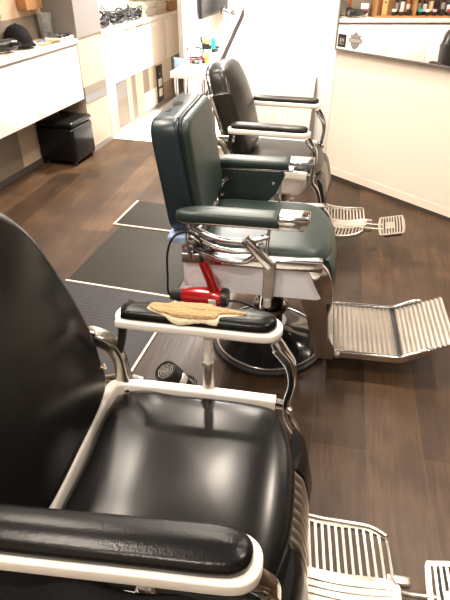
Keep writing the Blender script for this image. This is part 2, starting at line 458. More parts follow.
# ------------------------------------------------------------------ items on the left counter
zt = .9665
def cap_hat():
    t = thing('baseball_cap', 'black baseball cap lying brim forward on the left counter', 'cap', (-2.70, 3.80, zt), math.radians(-40)); t.scale = (1.25, 1.25, 1.35)
    bm = bmesh.new(); rings = []
    for k in range(9):
        a = PI/2*k/8; r = .085*math.cos(a)**.8 if k < 8 else .002
        rings.append([Vector((1.08*r*math.cos(q*PI/12)-.0, r*math.sin(q*PI/12), .012+.10*math.sin(a))) for q in range(24)])
    loft(bm, rings); link('crown', bm, M['cloth'], t)
    bm = bmesh.new(); top = []; n = 14
    pts = []
    for k in range(n+1):
        a = -PI/2*1.05+PI*1.05*k/n
        pts.append(((.06+.10*math.cos(a)), .083*math.sin(a)))
    inner = [(.085*math.cos(-PI/2.2+PI/1.1*k/n), .08*math.sin(-PI/2.2+PI/1.1*k/n)) for k in range(n+1)]
    def zz(x, y): return .014+.012*(1-(y/.085)**2)-(x-.07)*.08
    U = [[Vector((inner[k][0]*(1-s)+pts[k][0]*s, inner[k][1]*(1-s)+pts[k][1]*s, 0)) for s in (0, .33, .66, 1)] for k in range(n+1)]
    T = [[bm.verts.new((p.x, p.y, zz(p.x, p.y))) for p in r] for r in U]; D = [[bm.verts.new((p.x, p.y, zz(p.x, p.y)-.004)) for p in r] for r in U]
    for i in range(n):
        for j in range(3):
            bm.faces.new((T[i][j], T[i+1][j], T[i+1][j+1], T[i][j+1])); bm.faces.new((D[i][j+1], D[i+1][j+1], D[i+1][j], D[i][j]))
        bm.faces.new((T[i][3], T[i+1][3], D[i+1][3], D[i][3])); bm.faces.new((T[i+1][0], T[i][0], D[i][0], D[i+1][0]))
    link('brim', bm, M['cloth'], t)
    lobj('top_button', [(.008, .11), (.007, .115), (.002, .118)], M['cloth'], t, 12)
cap_hat()
def hairbrush(loc, rz, label, zup=0):
    t = thing('hairbrush', label, 'brush', loc, rz)
    bm = bmesh.new(); sweep(bm, [(-.11, 0, .011), (-.05, 0, .011), (.0, 0, .012), (.02, 0, .013)], rrect(.02, .016, .007), scale=[.8, 1.1, .8, 1.2], smooth=4); link('handle', bm, M['brushwood'], t)
    bm = bmesh.new(); out = [(.07+.055*math.cos(a*PI/10), .024*math.sin(a*PI/10)) for a in range(20)]
    cushion(bm, out, edge_layers(.016, .030, .006, .001, .024), lambda u, v, w: Vector((u, v, w))); link('head', bm, M['brushwood'], t)
    bm = bmesh.new()
    for i in range(9):
        for j in range(4):
            x = .03+.01*i; y = -.0135+.009*j
            B(bm, x-.0012, x+.0012, y-.0012, y+.0012, .0, .017)
    link('bristles', bm, M['plastic'], t)
hairbrush((-2.535, 3.95, zt), math.radians(80), 'light wooden hairbrush lying at the counter front beside the cap')
hairbrush((-2.745, 3.66, zt+.112), 0, 'light wooden hairbrush propped upright at the far left of the counter')
bpy.data.objects['hairbrush.001'].rotation_euler = (0, math.radians(-72), math.radians(20))
t = thing('plastic_tub', 'clear round plastic tub standing behind the black cap', 'tub', (-2.72, 4.235, zt)); t.scale = (1.3, 1.3, 1.5)
bm = bmesh.new(); lathe(bm, [(.036, 0), (.040, .004), (.045, .12), (.047, .122), (.047, .126), (.043, .126), (.038, .006), (.0, .005)], 24); link('tub_wall', bm, M['clear'], t)
lobj('contents', [(.03, .0065), (.036, .03), (.036, .034), (.03, .036)], M['plastic'], t, 16)
t = thing('tool_tray', 'shallow white tray holding clippers at the pillar end of the counter', 'tray', (-2.58, 4.19, zt), math.radians(4))
bm = bmesh.new(); B(bm, -.075, .075, -.105, .105, 0, .006, .002)
for a in ((-.075, -.07, -.105, .105), (.07, .075, -.105, .105), (-.07, .07, -.105, -.1), (-.07, .07, .1, .105)): B(bm, *a, .005, .026, .001)
link('tray_shell', bm, M['lacquer'], t)
for i, (x, y, r) in enumerate(((-2.60, 4.15, .9), (-2.57, 4.235, 1.3))):
    t = thing('hair_clipper', ['black hair clipper lying in the white tray, end nearer the cap', 'black hair clipper lying in the white tray, end nearer the pillar'][i], 'clipper', (x, y, zt+.0075), r)
    bm = bmesh.new(); sweep(bm, [(-.06, 0, .016), (-.02, 0, .018), (.03, 0, .017), (.05, 0, .016)], rrect(.036, .028, .012), smooth=4, scale=[.75, 1.05, 1, 1.05]); link('clipper_body', bm, M['plastic'], t)
    box('blade', .05, .066, -.018, .018, .01, .022, M['chrome'], t, .001)
t = thing('pen', 'blue pen lying on the counter behind the hairbrush', 'pen', (-2.655, 4.06, zt+.005), 1.4)
lobj('barrel', [(.004, -.06), (.004, .05), (.001, .062)], M['blue'], t, 10, Matrix.Rotation(PI/2, 4, 'Y'))
lobj('pen_cap', [(.0048, -.068), (.005, -.067), (.005, -.03), (.0045, -.03)], M['plastic'], t, 10, Matrix.Rotation(PI/2, 4, 'Y'))
t = thing('hanging_box', 'small orange-tan wooden box fixed on the wall above the plastic tub', 'box', (-2.79, 4.10, 1.19))
box('case', -.0, .09, -.11, .11, 0, .09, M['wood'], t, .004)
box('lid', -.0, .094, -.114, .114, .0905, .10, M['brushwood'], t, .002)

# black padded stool under the counter
t = thing('padded_stool', 'black upholstered cube stool tucked under the counter beside the pillar', 'stool', (-2.62, 4.10, 0))
bm = bmesh.new(); B(bm, -.17, .19, -.19, .17, .03, .325, .03, seg=4); link('body', bm, M['black'], t)
bm = bmesh.new(); B(bm, -.168, .188, -.188, .168, .325, .372, .022, seg=4); link('seat_cushion', bm, M['black'], t)
for sx in (-.13, .15):
    for sy in (-.15, .13):
        lobj('foot', [(.018, 0), (.02, .003), (.016, .034)], M['plastic'], t, 12, Matrix.Translation((sx, sy, 0)))

# ------------------------------------------------------------------ items on the far counter
def scribble(cx, cy, cz, rx, ry, rz_, loops, seed):
    rnd = random.Random(seed); pts = []
    for i in range(loops*7):
        a = i*2*PI/7
        k = .55+.45*rnd.random()
        pts.append((cx+rx*k*math.cos(a)+rnd.uniform(-.01, .01), cy+ry*k*math.sin(a)+rnd.uniform(-.03, .03), cz+abs(rnd.gauss(0, 1))*rz_*.5+.006))
    return pts
cab = ['tangled black power cable heap right beside the grey pillar', 'tangled black power cable in the middle of the cable heap', 'tangled black power cable at the heap end nearest the magazines']
for i, (y, s) in enumerate(((4.94, 3), (5.31, 4), (5.69, 9))):
    bm = bmesh.new(); sweep(bm, scribble(-2.63, y, zt+.003, .115, .19, .11, 13, s), .006, smooth=4)
    tag(link('power_cable', bm, M['plastic']), cab[i], 'cable', 'black cables heaped on the far counter')
bm = bmesh.new(); sweep(bm, [(-2.60, 5.5, zt+.02), (-2.52, 5.60, zt+.004+.005), (-2.475, 5.62, zt-.03), (-2.472, 5.50, zt-.045), (-2.50+.02, 5.42, zt-.005), (-2.58, 5.40, zt+.02)], .004, smooth=6)
tag(link('power_cable', bm, M['plastic']), 'thin black cable loop drooping over the far counter front', 'cable')
mg = 0
mcol = ['paper', 'paperblue', 'papertan', 'paper', 'plastic', 'papertan', 'paper', 'paperblue']
mnm = ['cream', 'pale blue', 'tan', 'cream', 'black', 'tan', 'cream', 'pale blue']
pos = ['bottom', 'second from bottom', 'third from bottom', 'fourth from bottom', 'fifth from bottom', 'sixth from bottom', 'seventh from bottom', 'eighth from bottom', 'top']
for si, (y, n) in enumerate(((6.10, 9), (6.40, 8))):
    z = zt+.001
    for k in range(n):
        t = thing('magazine', '%s magazine, %s of the stack %s' % (mnm[k+si & 7], pos[k] if k < n-1 else 'topmost', ['nearer the cables', 'farther from the cables'][si]), 'magazine', (-2.655+random.uniform(-.01, .01), y+random.uniform(-.012, .012), z), random.uniform(-.08, .08), 'magazines on the far counter')
        h = .014
        box('cover', -.105, .105, -.14, .14, h-.0015, h, M[mcol[k+si & 7]], t)
        box('pages', -.103, .103, -.138, .138, 0, h-.0015, M['paper'], t)
        z += h+.0006
t = thing('storage_box', 'brown lidded storage box at the far end of the far counter', 'box', (-2.63, 6.70, zt))
box('case', -.12, .12, -.13, .13, 0, .10, M['wood'], t, .003); box('lid', -.124, .124, -.134, .134, .101, .19, M['papertan'], t, .003)
# socket panel
t = thing('socket_panel', 'tall black wall panel with two white sockets under the far counter', 'socket', (-2.512, 6.08, .06))
box('plate', 0, .014, -.09, .09, 0, .40, M['plastic'], t, .003)
for z in (.06, .17): box('socket', .014, .022, -.05, .05, z, z+.085, M['paper'], t, .003)
box('indicator', .014, .017, -.01, .01, .30, .315, M['label'], t)
# ------------------------------------------------------------------ back area
t = thing('television', 'wall-mounted flat black television near the top of the white back area', 'television', (-1.92, 6.33, 1.30))
box('bezel', .008, .045, -.53, .53, -.325, .325, M['plastic'], t, .005)
box('screen', .0452, .047, -.51, .51, -.30, .31, M['tv'], t)
box('wall_bracket', -.009, .0075, -.1, .1, -.1, .1, M['darkmetal'], t)
t = thing('side_table', 'white slab table standing left of the farthest chair', 'table', (-1.60, 4.73, 0))
box('table_top', -.17, .17, -.19, .19, .65, .70, M['white'], t, .003)
for x in (-.13, .13):
    for y in (-.15, .15): box('leg', x-.012, x+.012, y-.012, y+.012, 0, .65, M['chrome'], t, .002)
# tool trolley with trays
t = thing('tool_trolley', 'slim chrome pole trolley with round tool trays beside the white table', 'trolley', (-1.72, 5.30, 0))
lobj('pole', [(.014, .05), (.014, .83)], M['chrome'], t, 14)
bm = bmesh.new()
for k in range(5):
    a = 2*PI*k/5; sweep(bm, [(0, 0, .07), (.2*math.cos(a), .2*math.sin(a), .045)], rrect(.03, .02, .005))
link('base', bm, M['chrome'], t)
for k in range(5):
    a = 2*PI*k/5; lobj('castor', [(.004, -.012), (.022, -.01), (.022, .01), (.004, .012)], M['rubber'], t, 16, Matrix.Translation((.19*math.cos(a), .19*math.sin(a), .022)) @ Matrix.Rotation(PI/2, 4, 'X'))
for (x, y, z) in ((-.03, -.05, .66), (.04, .06, .745)):
    lobj('tray', [(.0, 0), (.115, 0), (.12, .004), (.12, .034), (.124, .036), (.116, .036), (.114, .006), (.0, .005)], M['chrome'], t, 28, Matrix.Translation((x, y, z)))
bx, by = -1.72, 5.30
items = [(-.10, -.09, .666, .13, .017, 'white', 'darkred', 'small white bottle with dark red cap on the trolley lower tray'),
         (.10, -.10, .666, .11, .018, 'yellow', 'yellow', 'yellow squeeze bottle at the right of the trolley lower tray'),
         (.12, .05, .751, .15, .022, 'teal', 'white', 'teal bottle on the trolley upper tray')]
for (x, y, z, h, r, b_, c_, l_) in items: bottle('bottle', bx+x-.015, by+y+.0, z, h, r, M[b_], M[c_], l_, None, 'bottle', None)
for i, (x, y, z, a, m_, l_) in enumerate(((-.06, -.09, .683, .3, 'darkred', 'dark red clipper lying leftmost on the trolley lower tray'), (.0, -.1, .683, .1, 'plastic', 'black clipper lying mid trolley lower tray'),
                                    (.03, -.05, .683, .0, 'red', 'bright red clipper lying on the trolley lower tray'))):
    t = thing('hair_clipper', l_, 'clipper', (bx+x, by+y, z-.016), a)
    bm = bmesh.new(); sweep(bm, [(-.05, 0, .018), (-.01, 0, .02), (.03, 0, .018)], rrect(.036, .03, .012), smooth=4, scale=[.8, 1.05, 1]); link('clipper_body', bm, M[m_], t)
    box('blade', .03, .045, -.016, .016, .01, .024, M['chrome'], t, .001)
t = thing('tool_pot', 'dark pot of brushes and a yellow sponge on the trolley upper tray', 'pot', (bx+.02, by+.05, .751))
lobj('pot', [(.035, 0), (.04, .004), (.045, .06), (.046, .062)], M['plastic'], t, 20)
for k in range(4):
    a = k*1.5; sweep_b = bmesh.new(); sweep(sweep_b, [(.01*math.cos(a)-.01, .01*math.sin(a), .02), (.035*math.cos(a)-.02, .03*math.sin(a), .13)], .005); link('brush_handle', sweep_b, M['darkmetal'], t)
box('sponge', -.0, .05, -.03, .03, .063, .10, M['yellow'], t, .01)
t = thing('blue_towel', 'folded blue towel hanging at the end of the far counter', 'towel', (-2.08, 5.65, .42))
bm = bmesh.new(); B(bm, -.06, .06, -.02, .02, 0, .2, .008); link('towel_drop', bm, M['bluecloth'], t)
bm = bmesh.new(); sweep(bm, [(-.07, 0, .203), (.07, 0, .203)], .008); link('hanging_bar', bm, M['chrome'], t)
# tall cupboard and lamp arm
t = thing('tall_cupboard', 'tall white cupboard with grooved doors behind the farthest chair', 'cupboard', (-1.30, 6.4, 0))
box('carcass', -.45, .5, -.02, .4, 0, 2.3, M['white'], t, .003)
for x0, x1 in ((-.45, -.16), (-.155, .165), (.17, .5)): box('door', x0+.004, x1-.004, -.042, -.022, .05, 2.28, M['white'], t, .003)
box('handle', .13, .145, -.065, -.043, .80, .93, M['darkmetal'], t, .004)
box('handle', -.19, -.175, -.065, -.043, .80, .93, M['chrome'], t, .004)
t = thing('slanting_bar', 'long flat grey bar leaning diagonally behind the farthest chair', 'bar', (-1.67, 4.46, 0))
bm = bmesh.new(); sweep(bm, [(-.01, 0, .012), (.70, -.03, 1.42)], rrect(.032, .012, .003), up=(0, 1, 0)); link('bar_body', bm, M['poledark'], t)
lobj('foot_cap', [(.018, 0), (.02, .003), (.018, .03)], M['rubber'], t, 12, Matrix.Translation((-.01, 0, 0)))
t = thing('clamp_lamp_arm', 'jointed chrome arm fixed to the white cupboard beside the television', 'bracket', (-1.54, 6.355, 1.0))
tube('arm', [(-.25, -.06, .02), (-.12, -.1, -.01), (.02, -.08, .02), (.16, -.1, -.02)], .013, M['chrome'], t)
for x, y in ((-.25, -.06), (-.12, -.1), (.02, -.08), (.16, -.1)): lobj('joint', [(.0, -.03), (.022, -.028), (.022, .028), (.0, .03)], M['oldchrome'], t, 14, Matrix.Translation((x, y, 0)))
lobj('wall_plate', [(.03, 0), (.03, .012), (.012, .06)], M['chrome'], t, 16, Matrix.Translation((-.25, .002, .02)) @ Matrix.Rotation(PI/2, 4, 'X'))
# slanted cream panel box
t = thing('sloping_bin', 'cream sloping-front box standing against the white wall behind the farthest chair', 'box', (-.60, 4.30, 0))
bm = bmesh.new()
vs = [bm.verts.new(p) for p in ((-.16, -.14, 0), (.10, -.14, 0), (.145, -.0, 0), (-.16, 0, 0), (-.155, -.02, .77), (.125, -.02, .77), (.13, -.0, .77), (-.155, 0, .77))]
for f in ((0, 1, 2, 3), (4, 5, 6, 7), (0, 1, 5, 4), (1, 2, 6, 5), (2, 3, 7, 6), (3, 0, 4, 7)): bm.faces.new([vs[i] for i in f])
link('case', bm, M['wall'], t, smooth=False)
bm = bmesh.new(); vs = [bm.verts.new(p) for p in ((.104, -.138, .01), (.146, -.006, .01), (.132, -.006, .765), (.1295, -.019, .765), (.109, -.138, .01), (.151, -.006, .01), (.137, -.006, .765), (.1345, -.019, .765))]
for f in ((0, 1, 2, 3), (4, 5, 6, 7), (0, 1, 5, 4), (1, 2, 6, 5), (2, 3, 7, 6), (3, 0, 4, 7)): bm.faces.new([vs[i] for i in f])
link('side_panel', bm, M['graypanel'], t, smooth=False)  # grey sheet paints shade onto the right side of the cream box

# ------------------------------------------------------------------ stickers
t = thing('square_sticker', 'small black square sticker at the lower left corner of the mirror', 'sticker', dloc(.058, -.0315, 1.034), DA); t.scale = (1.2, 1, 1.2)
box('backing', -.030, .030, -.0012, 0, -.035, .035, M['plastic'], t)
bm = bmesh.new()
for (x0, x1, z0, z1) in ((-.014, -.010, -.010, .014), (-.009, -.002, .010, .014), (-.009, -.003, 0, .004), (-.009, -.002, -.010, -.006), (.002, .006, -.004, .014), (.007, .012, .004, .008), (.013, .017, -.008, .014), (-.016, .016, -.019, -.016)):
    B(bm, x0, x1, -.002, -.0013, z0, z1)
link('printed_mark', bm, M['emblemlight'], t)
t = thing('shield_sticker', 'grey bar-and-shield emblem sticker on the mirror beside the black square', 'sticker', dloc(.178, -.0312, 1.045), DA); t.scale = (1.15, 1, 1.3)
def flat(name, pts, y0, y1, m, parent):
    bm = bmesh.new(); loft(bm, [[Vector((x, y0, z)) for x, z in pts], [Vector((x, y1, z)) for x, z in pts]]); return link(name, bm, m, parent, smooth=False)
s = .058
shield = [(0, -1), (.28, -.82), (.5, -.62), (.62, -.35), (.55, .0), (.62, .3), (.78, .52), (.5, .62), (.25, .72), (0, 1), (-.25, .72), (-.5, .62), (-.78, .52), (-.62, .3), (-.55, 0), (-.62, -.35), (-.5, -.62), (-.28, -.82)]
flat('shield', [(x*s*.95, z*s*.78) for x, z in shield], 0, -.001, M['emblem'], t)
flat('bar', [(-s*.86, -s*.2), (s*.86, -s*.2), (s*.86, s*.2), (-s*.86, s*.2)], -.0011, -.002, M['emblem'], t)
flat('bar_face', [(-s*.8, -s*.13), (s*.8, -s*.13), (s*.8, s*.13), (-s*.8, s*.13)], -.0021, -.0026, M['emblemlight'], t)
def text_mesh(name, body, size, loc, m, parent):
    cu = bpy.data.curves.new(name, 'FONT'); cu.body = body; cu.size = size; cu.align_x = 'CENTER'; cu.align_y = 'CENTER'; cu.extrude = .0002
    o = bpy.data.objects.new(name, cu); C.objects.link(o)
    dg = bpy.context.evaluated_depsgraph_get(); me = bpy.data.meshes.new_from_object(o.evaluated_get(dg))
    bpy.data.objects.remove(o)
    o = bpy.data.objects.new(name, me); C.objects.link(o); me.materials.clear(); me.materials.append(m)
    o.parent = parent; o.location = loc; o.rotation_euler = (PI/2, 0, 0); return o
text_mesh('bar_lettering', 'HARLEY-DAVIDSON', .0098, (0, -.0029, 0), M['emblem'], t)
text_mesh('upper_lettering', 'MOTOR', .014, (0, -.0014, .021), M['emblemlight'], t)
text_mesh('lower_lettering', 'CYCLES', .012, (0, -.0014, -.020), M['emblemlight'], t)

# ------------------------------------------------------------------ hair dryer
def hairdryer(name, label, loc, rot, colour, L=.20):
    """barrel along local x, nozzle at -x, intake at +x, handle along local +z from the barrel"""
    t = thing(name, label, 'hair dryer', loc); t.rotation_euler = rot
    RX = Matrix.Rotation(PI/2, 4, 'Y')
    lobj('barrel', [(.028, -.085), (.034, -.06), (.038, -.01), (.041, .04), (.041, .065), (.037, .08)], colour, t, 28, RX)
    lobj('nozzle', [(.016, -.135), (.021, -.133), (.026, -.10), (.0285, -.084), (.024, -.084)], M['plastic'], t, 24, RX)
    g = lobj('intake_ring', [(.0385, .078), (.039, .084), (.036, .100), (.031, .1005), (.030, .090)], M['plastic'], t, 28, RX)
    bm = bmesh.new()
    for r in (.009, .017, .025):
        sweep(bm, [(.097, r*math.cos(a*PI/12), r*math.sin(a*PI/12)) for a in range(25)], .0017, up=(1, 0, 0))
    for k in range(4):
        a = k*PI/4; sweep(bm, [(.096, -.031*math.cos(a), -.031*math.sin(a)), (.096, .031*math.cos(a), .031*math.sin(a))], .0013, up=(1, 0, 0))
    link('intake_grille', bm, M['emblem'], g)
    bm = bmesh.new(); sweep(bm, [(.045, 0, .025), (.042, 0, .07), (.032, 0, .12), (.018, 0, .172)], rrect(.032, .040, .014), up=(1, 0, 0), smooth=5, scale=[1.1, .98, .95, .78]); link('handle', bm, colour, t)
    box('label_plate', .030, .060, -.0425, -.036, -.018, .018, M['label'], t, .002)
    bm = bmesh.new(); sweep(bm, [(.019, 0, .17), (.013, 0, .20)], .009, up=(1, 0, 0), scale=[1, .6]); link('cord_sleeve', bm, M['plastic'], t)
    for z in (.075, .1): box('switch', .058-z*.12, .064-z*.12, -.006, .006, z, z+.016, M['plastic'], t, .002)
    return t

dk = hairdryer('hair_dryer', 'black hair dryer lying on the left counter between the cap and the bottle shelf', (-2.62, 3.50, zt+.0425), (math.radians(82), 0, math.radians(70)), M['plastic']); dk.location.z += .006
t = thing('product_box', 'white carton standing on the left counter beside the bottle shelf', 'box', (-2.73, 3.375, zt), .2)
box('carton', -.03, .03, -.04, .04, 0, .13, M['paper'], t, .002); box('printed_band', .0302, .031, -.039, .039, .04, .08, M['darkred'], t)
t = thing('comb_jar', 'black jar holding combs on the left counter near the propped hairbrush', 'jar', (-2.72, 3.55, zt))
lobj('jar_body', [(.03, 0), (.034, .003), (.034, .09), (.03, .092)], M['plastic'], t, 20)
for k in range(3): box('comb', -.012+.009*k, -.008+.009*k, -.014, .014, .093, .17-.012*k, M['amber'] if k else M['red'], t, .001)
# ------------------------------------------------------------------ black vintage chair
def torus_pts(): pass
def black_chair(loc, yaw, label, leather, torn=False, back_dx=0., lean=16.5, backtop=.60, ws=1.04):
    T = thing('barber_chair', label, 'barber chair', loc, yaw, 'barber chairs in a row')
    # --- base and column
    lobj('base', [(.30, 0), (.305, .01), (.30, .028), (.27, .05), (.17, .075), (.10, .10), (.075, .14), (.07, .15)], M['enamel'], T, 48)
    lobj('column', [(.055, .14), (.055, .30), (.085, .31), (.085, .40)], M['chrome'], T, 32)
    # --- under seat enamel body
    bm = bmesh.new()
    out = [p for p in catmull([(-.24, -.22), (.0, -.262), (.15, -.255), (.185, 0), (.15, .255), (.0, .262), (-.24, .22), (-.26, 0)], 5, True)]
    rings = []
    for z, sx, sy in ((.395, .55, .55), (.402, .72, .75), (.43, .9, .93), (.48, .98, 1.), (.535, 1, 1.02)):
        rings.append([Vector((p.x*sx+(1-sx)*.0, p.y*sy, z)) for p in out])
    loft(bm, rings); link('seat_housing', bm, M['enamel'], T)
    # --- seat pad
    bm = bmesh.new()
    out = catmull([(-.272, -.245), (-.1, -.262), (.10, -.262), (.18, -.235), (.22, -.12), (.228, 0), (.22, .12), (.18, .235), (.10, .262), (-.1, .262), (-.272, .245), (-.285, 0)], 6, True)
    def fm(u, v, w):
        d = max(0, (u-.13)/.12); return Vector((u, v, w-.03*d*d-(.004 if u < -.2 else 0)))
    cushion(bm, [(p.x, p.y) for p in out], edge_layers(.51, .583, .028, .007, .26), fm)
    link('seat', bm, leather, T)
    # --- enamel rim (U shape)
    bm = bmesh.new()
    sweep(bm, [(.16, -.288, .553), (.0, -.288, .556), (-.22, -.287, .556), (-.285, -.277, .558), (-.305, -.225, .560), (-.308, 0, .560), (-.305, .225, .560), (-.285, .277, .558), (-.22, .287, .556), (0, .288, .556), (.16, .288, .553)], rrect(.030, .044, .008), smooth=5)
    link('seat_rim', bm, M['enamel'], T)
    for s in (-1, 1):
        bm = bmesh.new(); sweep(bm, [(.155, s*.288, .556), (.185, s*.284, .553), (.205, s*.268, .548)], rrect(.022, .03, .008), smooth=5, scale=[1, .9, .6]); link('rim_end', bm, M['oldchrome'], T)
    # --- front apron: side pads and ribbed centre grille
    def ax(s):  # front profile: distance down s -> (x,z)
        z = .530-s; x = .222+.040*math.sin(min(1, s/.22)*PI*.62)-.012*(s/.3)**2
        return x, z
    for sg in (-1, 1):
        bm = bmesh.new(); rings = []
        for k in range(11):
            s_ = .012+.25*k/10; x, z = ax(s_)
            e = .010 if k in (0, 10) else 0
            yo = .232-.10*(s_/.27)**2*0
            rings.append([Vector((x+.016-e, sg*(.105+.25*s_*0), z)), Vector((x+.022-e, sg*.16, z)), Vector((x+.012-e, sg*yo, z)), Vector((x-.01, sg*(yo+.008), z)), Vector((x-.022, sg*.17, z)), Vector((x-.018, sg*.105, z))])
        loft(bm, rings); link('calf_pad', bm, leather, T)
    bm = bmesh.new(); rings = []
    for k in range(11):
        x, z = ax(.27*k/10); rings.append([Vector((x-.0, -.10, z)), Vector((x-.0, .10, z)), Vector((x-.03, .10, z)), Vector((x-.03, -.10, z))])
    loft(bm, rings); ap = link('front_grille', bm, M['grille'], T)
    bm = bmesh.new()
    for i in range(8):
        y = -.086+.0246*i
        sweep(bm, [(ax(.004)[0]-.012, y, ax(.004)[1])]+[(ax(.27*k/9)[0]+.006, y, ax(.27*k/9)[1]) for k in range(1, 10)], rrect(.011, .020, .004), up=(0, 1, 0) if False else (1, 0, 0), smooth=2)
    link('grille_ribs', bm, M['cast'], ap)
    # --- front chrome side frames sweeping down from arms to the footrest
    for sg in (-1, 1):
        bm = bmesh.new()
        sweep(bm, [(.155, sg*.298, .745), (.190, sg*.292, .70), (.200, sg*.288, .64), (.192, sg*.285, .58), (.195, sg*.282, .52), (.225, sg*.27, .47), (.245, sg*.262, .40), (.262, sg*.255, .33), (.235, sg*.24, .26)],
              rrect(.026, .034, .007), up=(0, 1, 0), smooth=6, scale=[1.15, 1.1, .85, .8, .9, .9, .8, .8, .7])
        link('front_arm_support', bm, M['chrome'], T)
        # collar at the top of it
        bm = bmesh.new(); sweep(bm, [(.148, sg*.30, .765), (.162, sg*.298, .742), (.188, sg*.294, .71)], .016, smooth=3, up=(0, 1, 0), scale=[1.1, 1.2, .9]); link('arm_collar', bm, M['chrome'], T)
        # middle post
        if torn: pst = lobj('middle_post', [(.012, .0), (.012, .195)], M['enamel'], T, 14, Matrix.Translation((-.03, sg*.306, .57)))
        if torn: lobj('post_sleeve', [(.018, 0), (.0185, .004), (.0185, .085), (.013, .098)], M['cast'], pst, 16, Matrix.Translation((-.03, sg*.306, .565)))
        # rear cast bracket joining rim, arm and backrest
        bm = bmesh.new()
        sweep(bm, [(-.27, sg*.296, .545), (-.278, sg*.30, .60), (-.283, sg*.302, .65), (-.305, sg*.30, .70), (-.35, sg*.292, .725), (-.40+back_dx, sg*.272, .728)],
              rrect(.042, .046, .010), up=(0, 1, 0), smooth=6, scale=[1.2, .85, .8, .95, 1., .9])
        br = link('back_bracket', bm, M['oldchrome'], T)
        bm = bmesh.new(); sweep(bm, [(-.335, sg*.297, .555), (-.28, sg*.302, .553), (-.22, sg*.302, .556)], rrect(.03, .05, .008), smooth=4, scale=[.7, 1.1, .8]); link('bracket_foot', bm, M['chrome'], br)
        bm = bmesh.new(); sweep(bm, [(-.262, sg*.305, .765), (-.268, sg*.306, .72), (-.283, sg*.303, .66)], rrect(.02, .026, .006), up=(0, 1, 0), smooth=4); link('rear_arm_post', bm, M['darkmetal'], T)
        # arm base and pad
        yo = sg*.312
        big = torn and sg < 0; spl = .055 if big else 0
        wk = .87 if big else .84; zb = .764 if big else .773; zt_ = .832 if big else .826; yo = -.302 if big else sg*.312
        L = [(-.285, -.038), (-.26, -.051), (.0, -.055), (.12, -.055), (.163, -.037), (.175, 0), (.163, .037), (.12, .055), (0, .055), (-.26, .051), (-.285, .038), (-.296, 0)]
        if not big: L = [(a+.018 if a < -.2 else (a-.010 if a > .15 else a), b) for a, b in L]
        if big: L = [(a-.12 if a < -.2 else a, b) for a, b in L]
        out = [(p.x, p.y) for p in catmull([(a, b*wk, 0) for a, b in L], 5, True)]
        bm = bmesh.new(); cushion(bm, out, edge_layers(zb, .801, .006, 0, .05, r0=.010), lambda u, v, w: Vector((u, v+yo+spl*min(0, u-.1), w)))
        ab = link('armrest_base', bm, M['enamel'], T)
        pw = 1.0
        out2 = [(-.055+(a+.055)*.93, b*.82) for a, b in out]
        bm = bmesh.new(); cushion(bm, out2, edge_layers(.8015, zt_, .015, .004, .042, r0=.003), lambda u, v, w: Vector((u, v+yo+spl*min(0, u-.1), w)))
        pad = link('armrest_pad', bm, M['blackpad'] if not leather is M['olive'] else M['olive'], T)
        if torn and sg > 0:
            rnd = random.Random(5)
            def blob(sx, sy, z0, z1, r, nm, m_, jit, ox=.012):
                base = [(-.196, -.012), (-.188, .012), (-.150, .016), (-.135, .026), (-.09, .031), (-.04, .030), (-.02, .018), (.02, .010), (.056, .003), (.055, -.008), (.02, -.012), (-.008, -.018), (-.014, -.036), (-.05, -.040), (-.11, -.041), (-.15, -.034), (-.172, -.026)]
                pts = [(ox-.055+(a+.055)*sx+rnd.uniform(-jit, jit), b*sy+rnd.uniform(-jit, jit)) for a, b in base]
                o2 = [(p.x, p.y) for p in catmull([(a, b, 0) for a, b in pts], 4, True)]
                def f2(u, v, w):
                    ed = max(0, (abs(v)-.022)/.016); return Vector((u, v+yo, w-.010*ed*ed+rnd.uniform(-.0008, .0008)))
                bm = bmesh.new(); cushion(bm, o2, edge_layers(z0-.0115, z1-.0125, r, .001, .03, n=2), f2); return link(nm, bm, m_, pad)
            blob(1.03, .98, .832, .8425, .003, 'torn_edge', M['lining'], .0035)
            f = blob(.99, .88, .836, .8475, .004, 'exposed_foam', M['foam'], .002); f['label'] = 'yellow foam showing through the torn pad'
    # --- backrest
    a = math.radians(lean); up = Vector((-math.sin(a), 0, math.cos(a))); fr = Vector((math.cos(a), 0, math.sin(a)))
    O = Vector((-.375+back_dx, 0, .645))
    h = backtop
    def bmap(u, v, w):
        bow = -.05*(v/h)**2
        return O+Vector((0, u*ws, 0))+up*v+fr*(w+bow-.012*(u/.25)**2)
    out = catmull([(-.20, -.045), (-.245, .03), (-.268, .15), (-.262, .30), (-.25, h-.13), (-.195, h-.036), (-.09, h-.004), (0, h), (.09, h-.004), (.195, h-.036), (.25, h-.13), (.262, .30), (.268, .15), (.245, .03), (.20, -.045), (0, -.05)], 5, True)
    bm = bmesh.new(); cushion(bm, [(p.x, p.y) for p in out], edge_layers(-.055, .045, .040, .014, .24, n=5, r0=.02), bmap)
    bk = link('backrest', bm, leather, T)
    if torn:
        bm = bmesh.new(); sweep(bm, [bmap(.205, .035, .046), bmap(.212, .022, .048), bmap(.222, .012, .046), bmap(.224, .028, .045)], .0022, up=fr)
        tr = link('tear', bm, M['lining'], bk); tr['label'] = 'small pale tear in the leather'
    # chrome frame strip round the back
    bm = bmesh.new()
    pts = [bmap(p.x*.95, p.y*.97+.005, -.066) for p in out]
    pts = pts[:len(pts)-8] if False else pts
    sweep(bm, pts+[pts[0], pts[1]], rrect(.022, .022, .006), up=fr, cap=False)
    link('back_frame', bm, M['chrome'], T)
    bm = bmesh.new()
    B(bm, -.19, .19, .02, h-.08, -.076, -.056, .008, mtx=Matrix((( 0, up.x, fr.x, O.x), (1, 0, 0, 0), (0, up.z, fr.z, O.z), (0, 0, 0, 1))))
    link('back_shell', bm, M['darkmetal'], T)
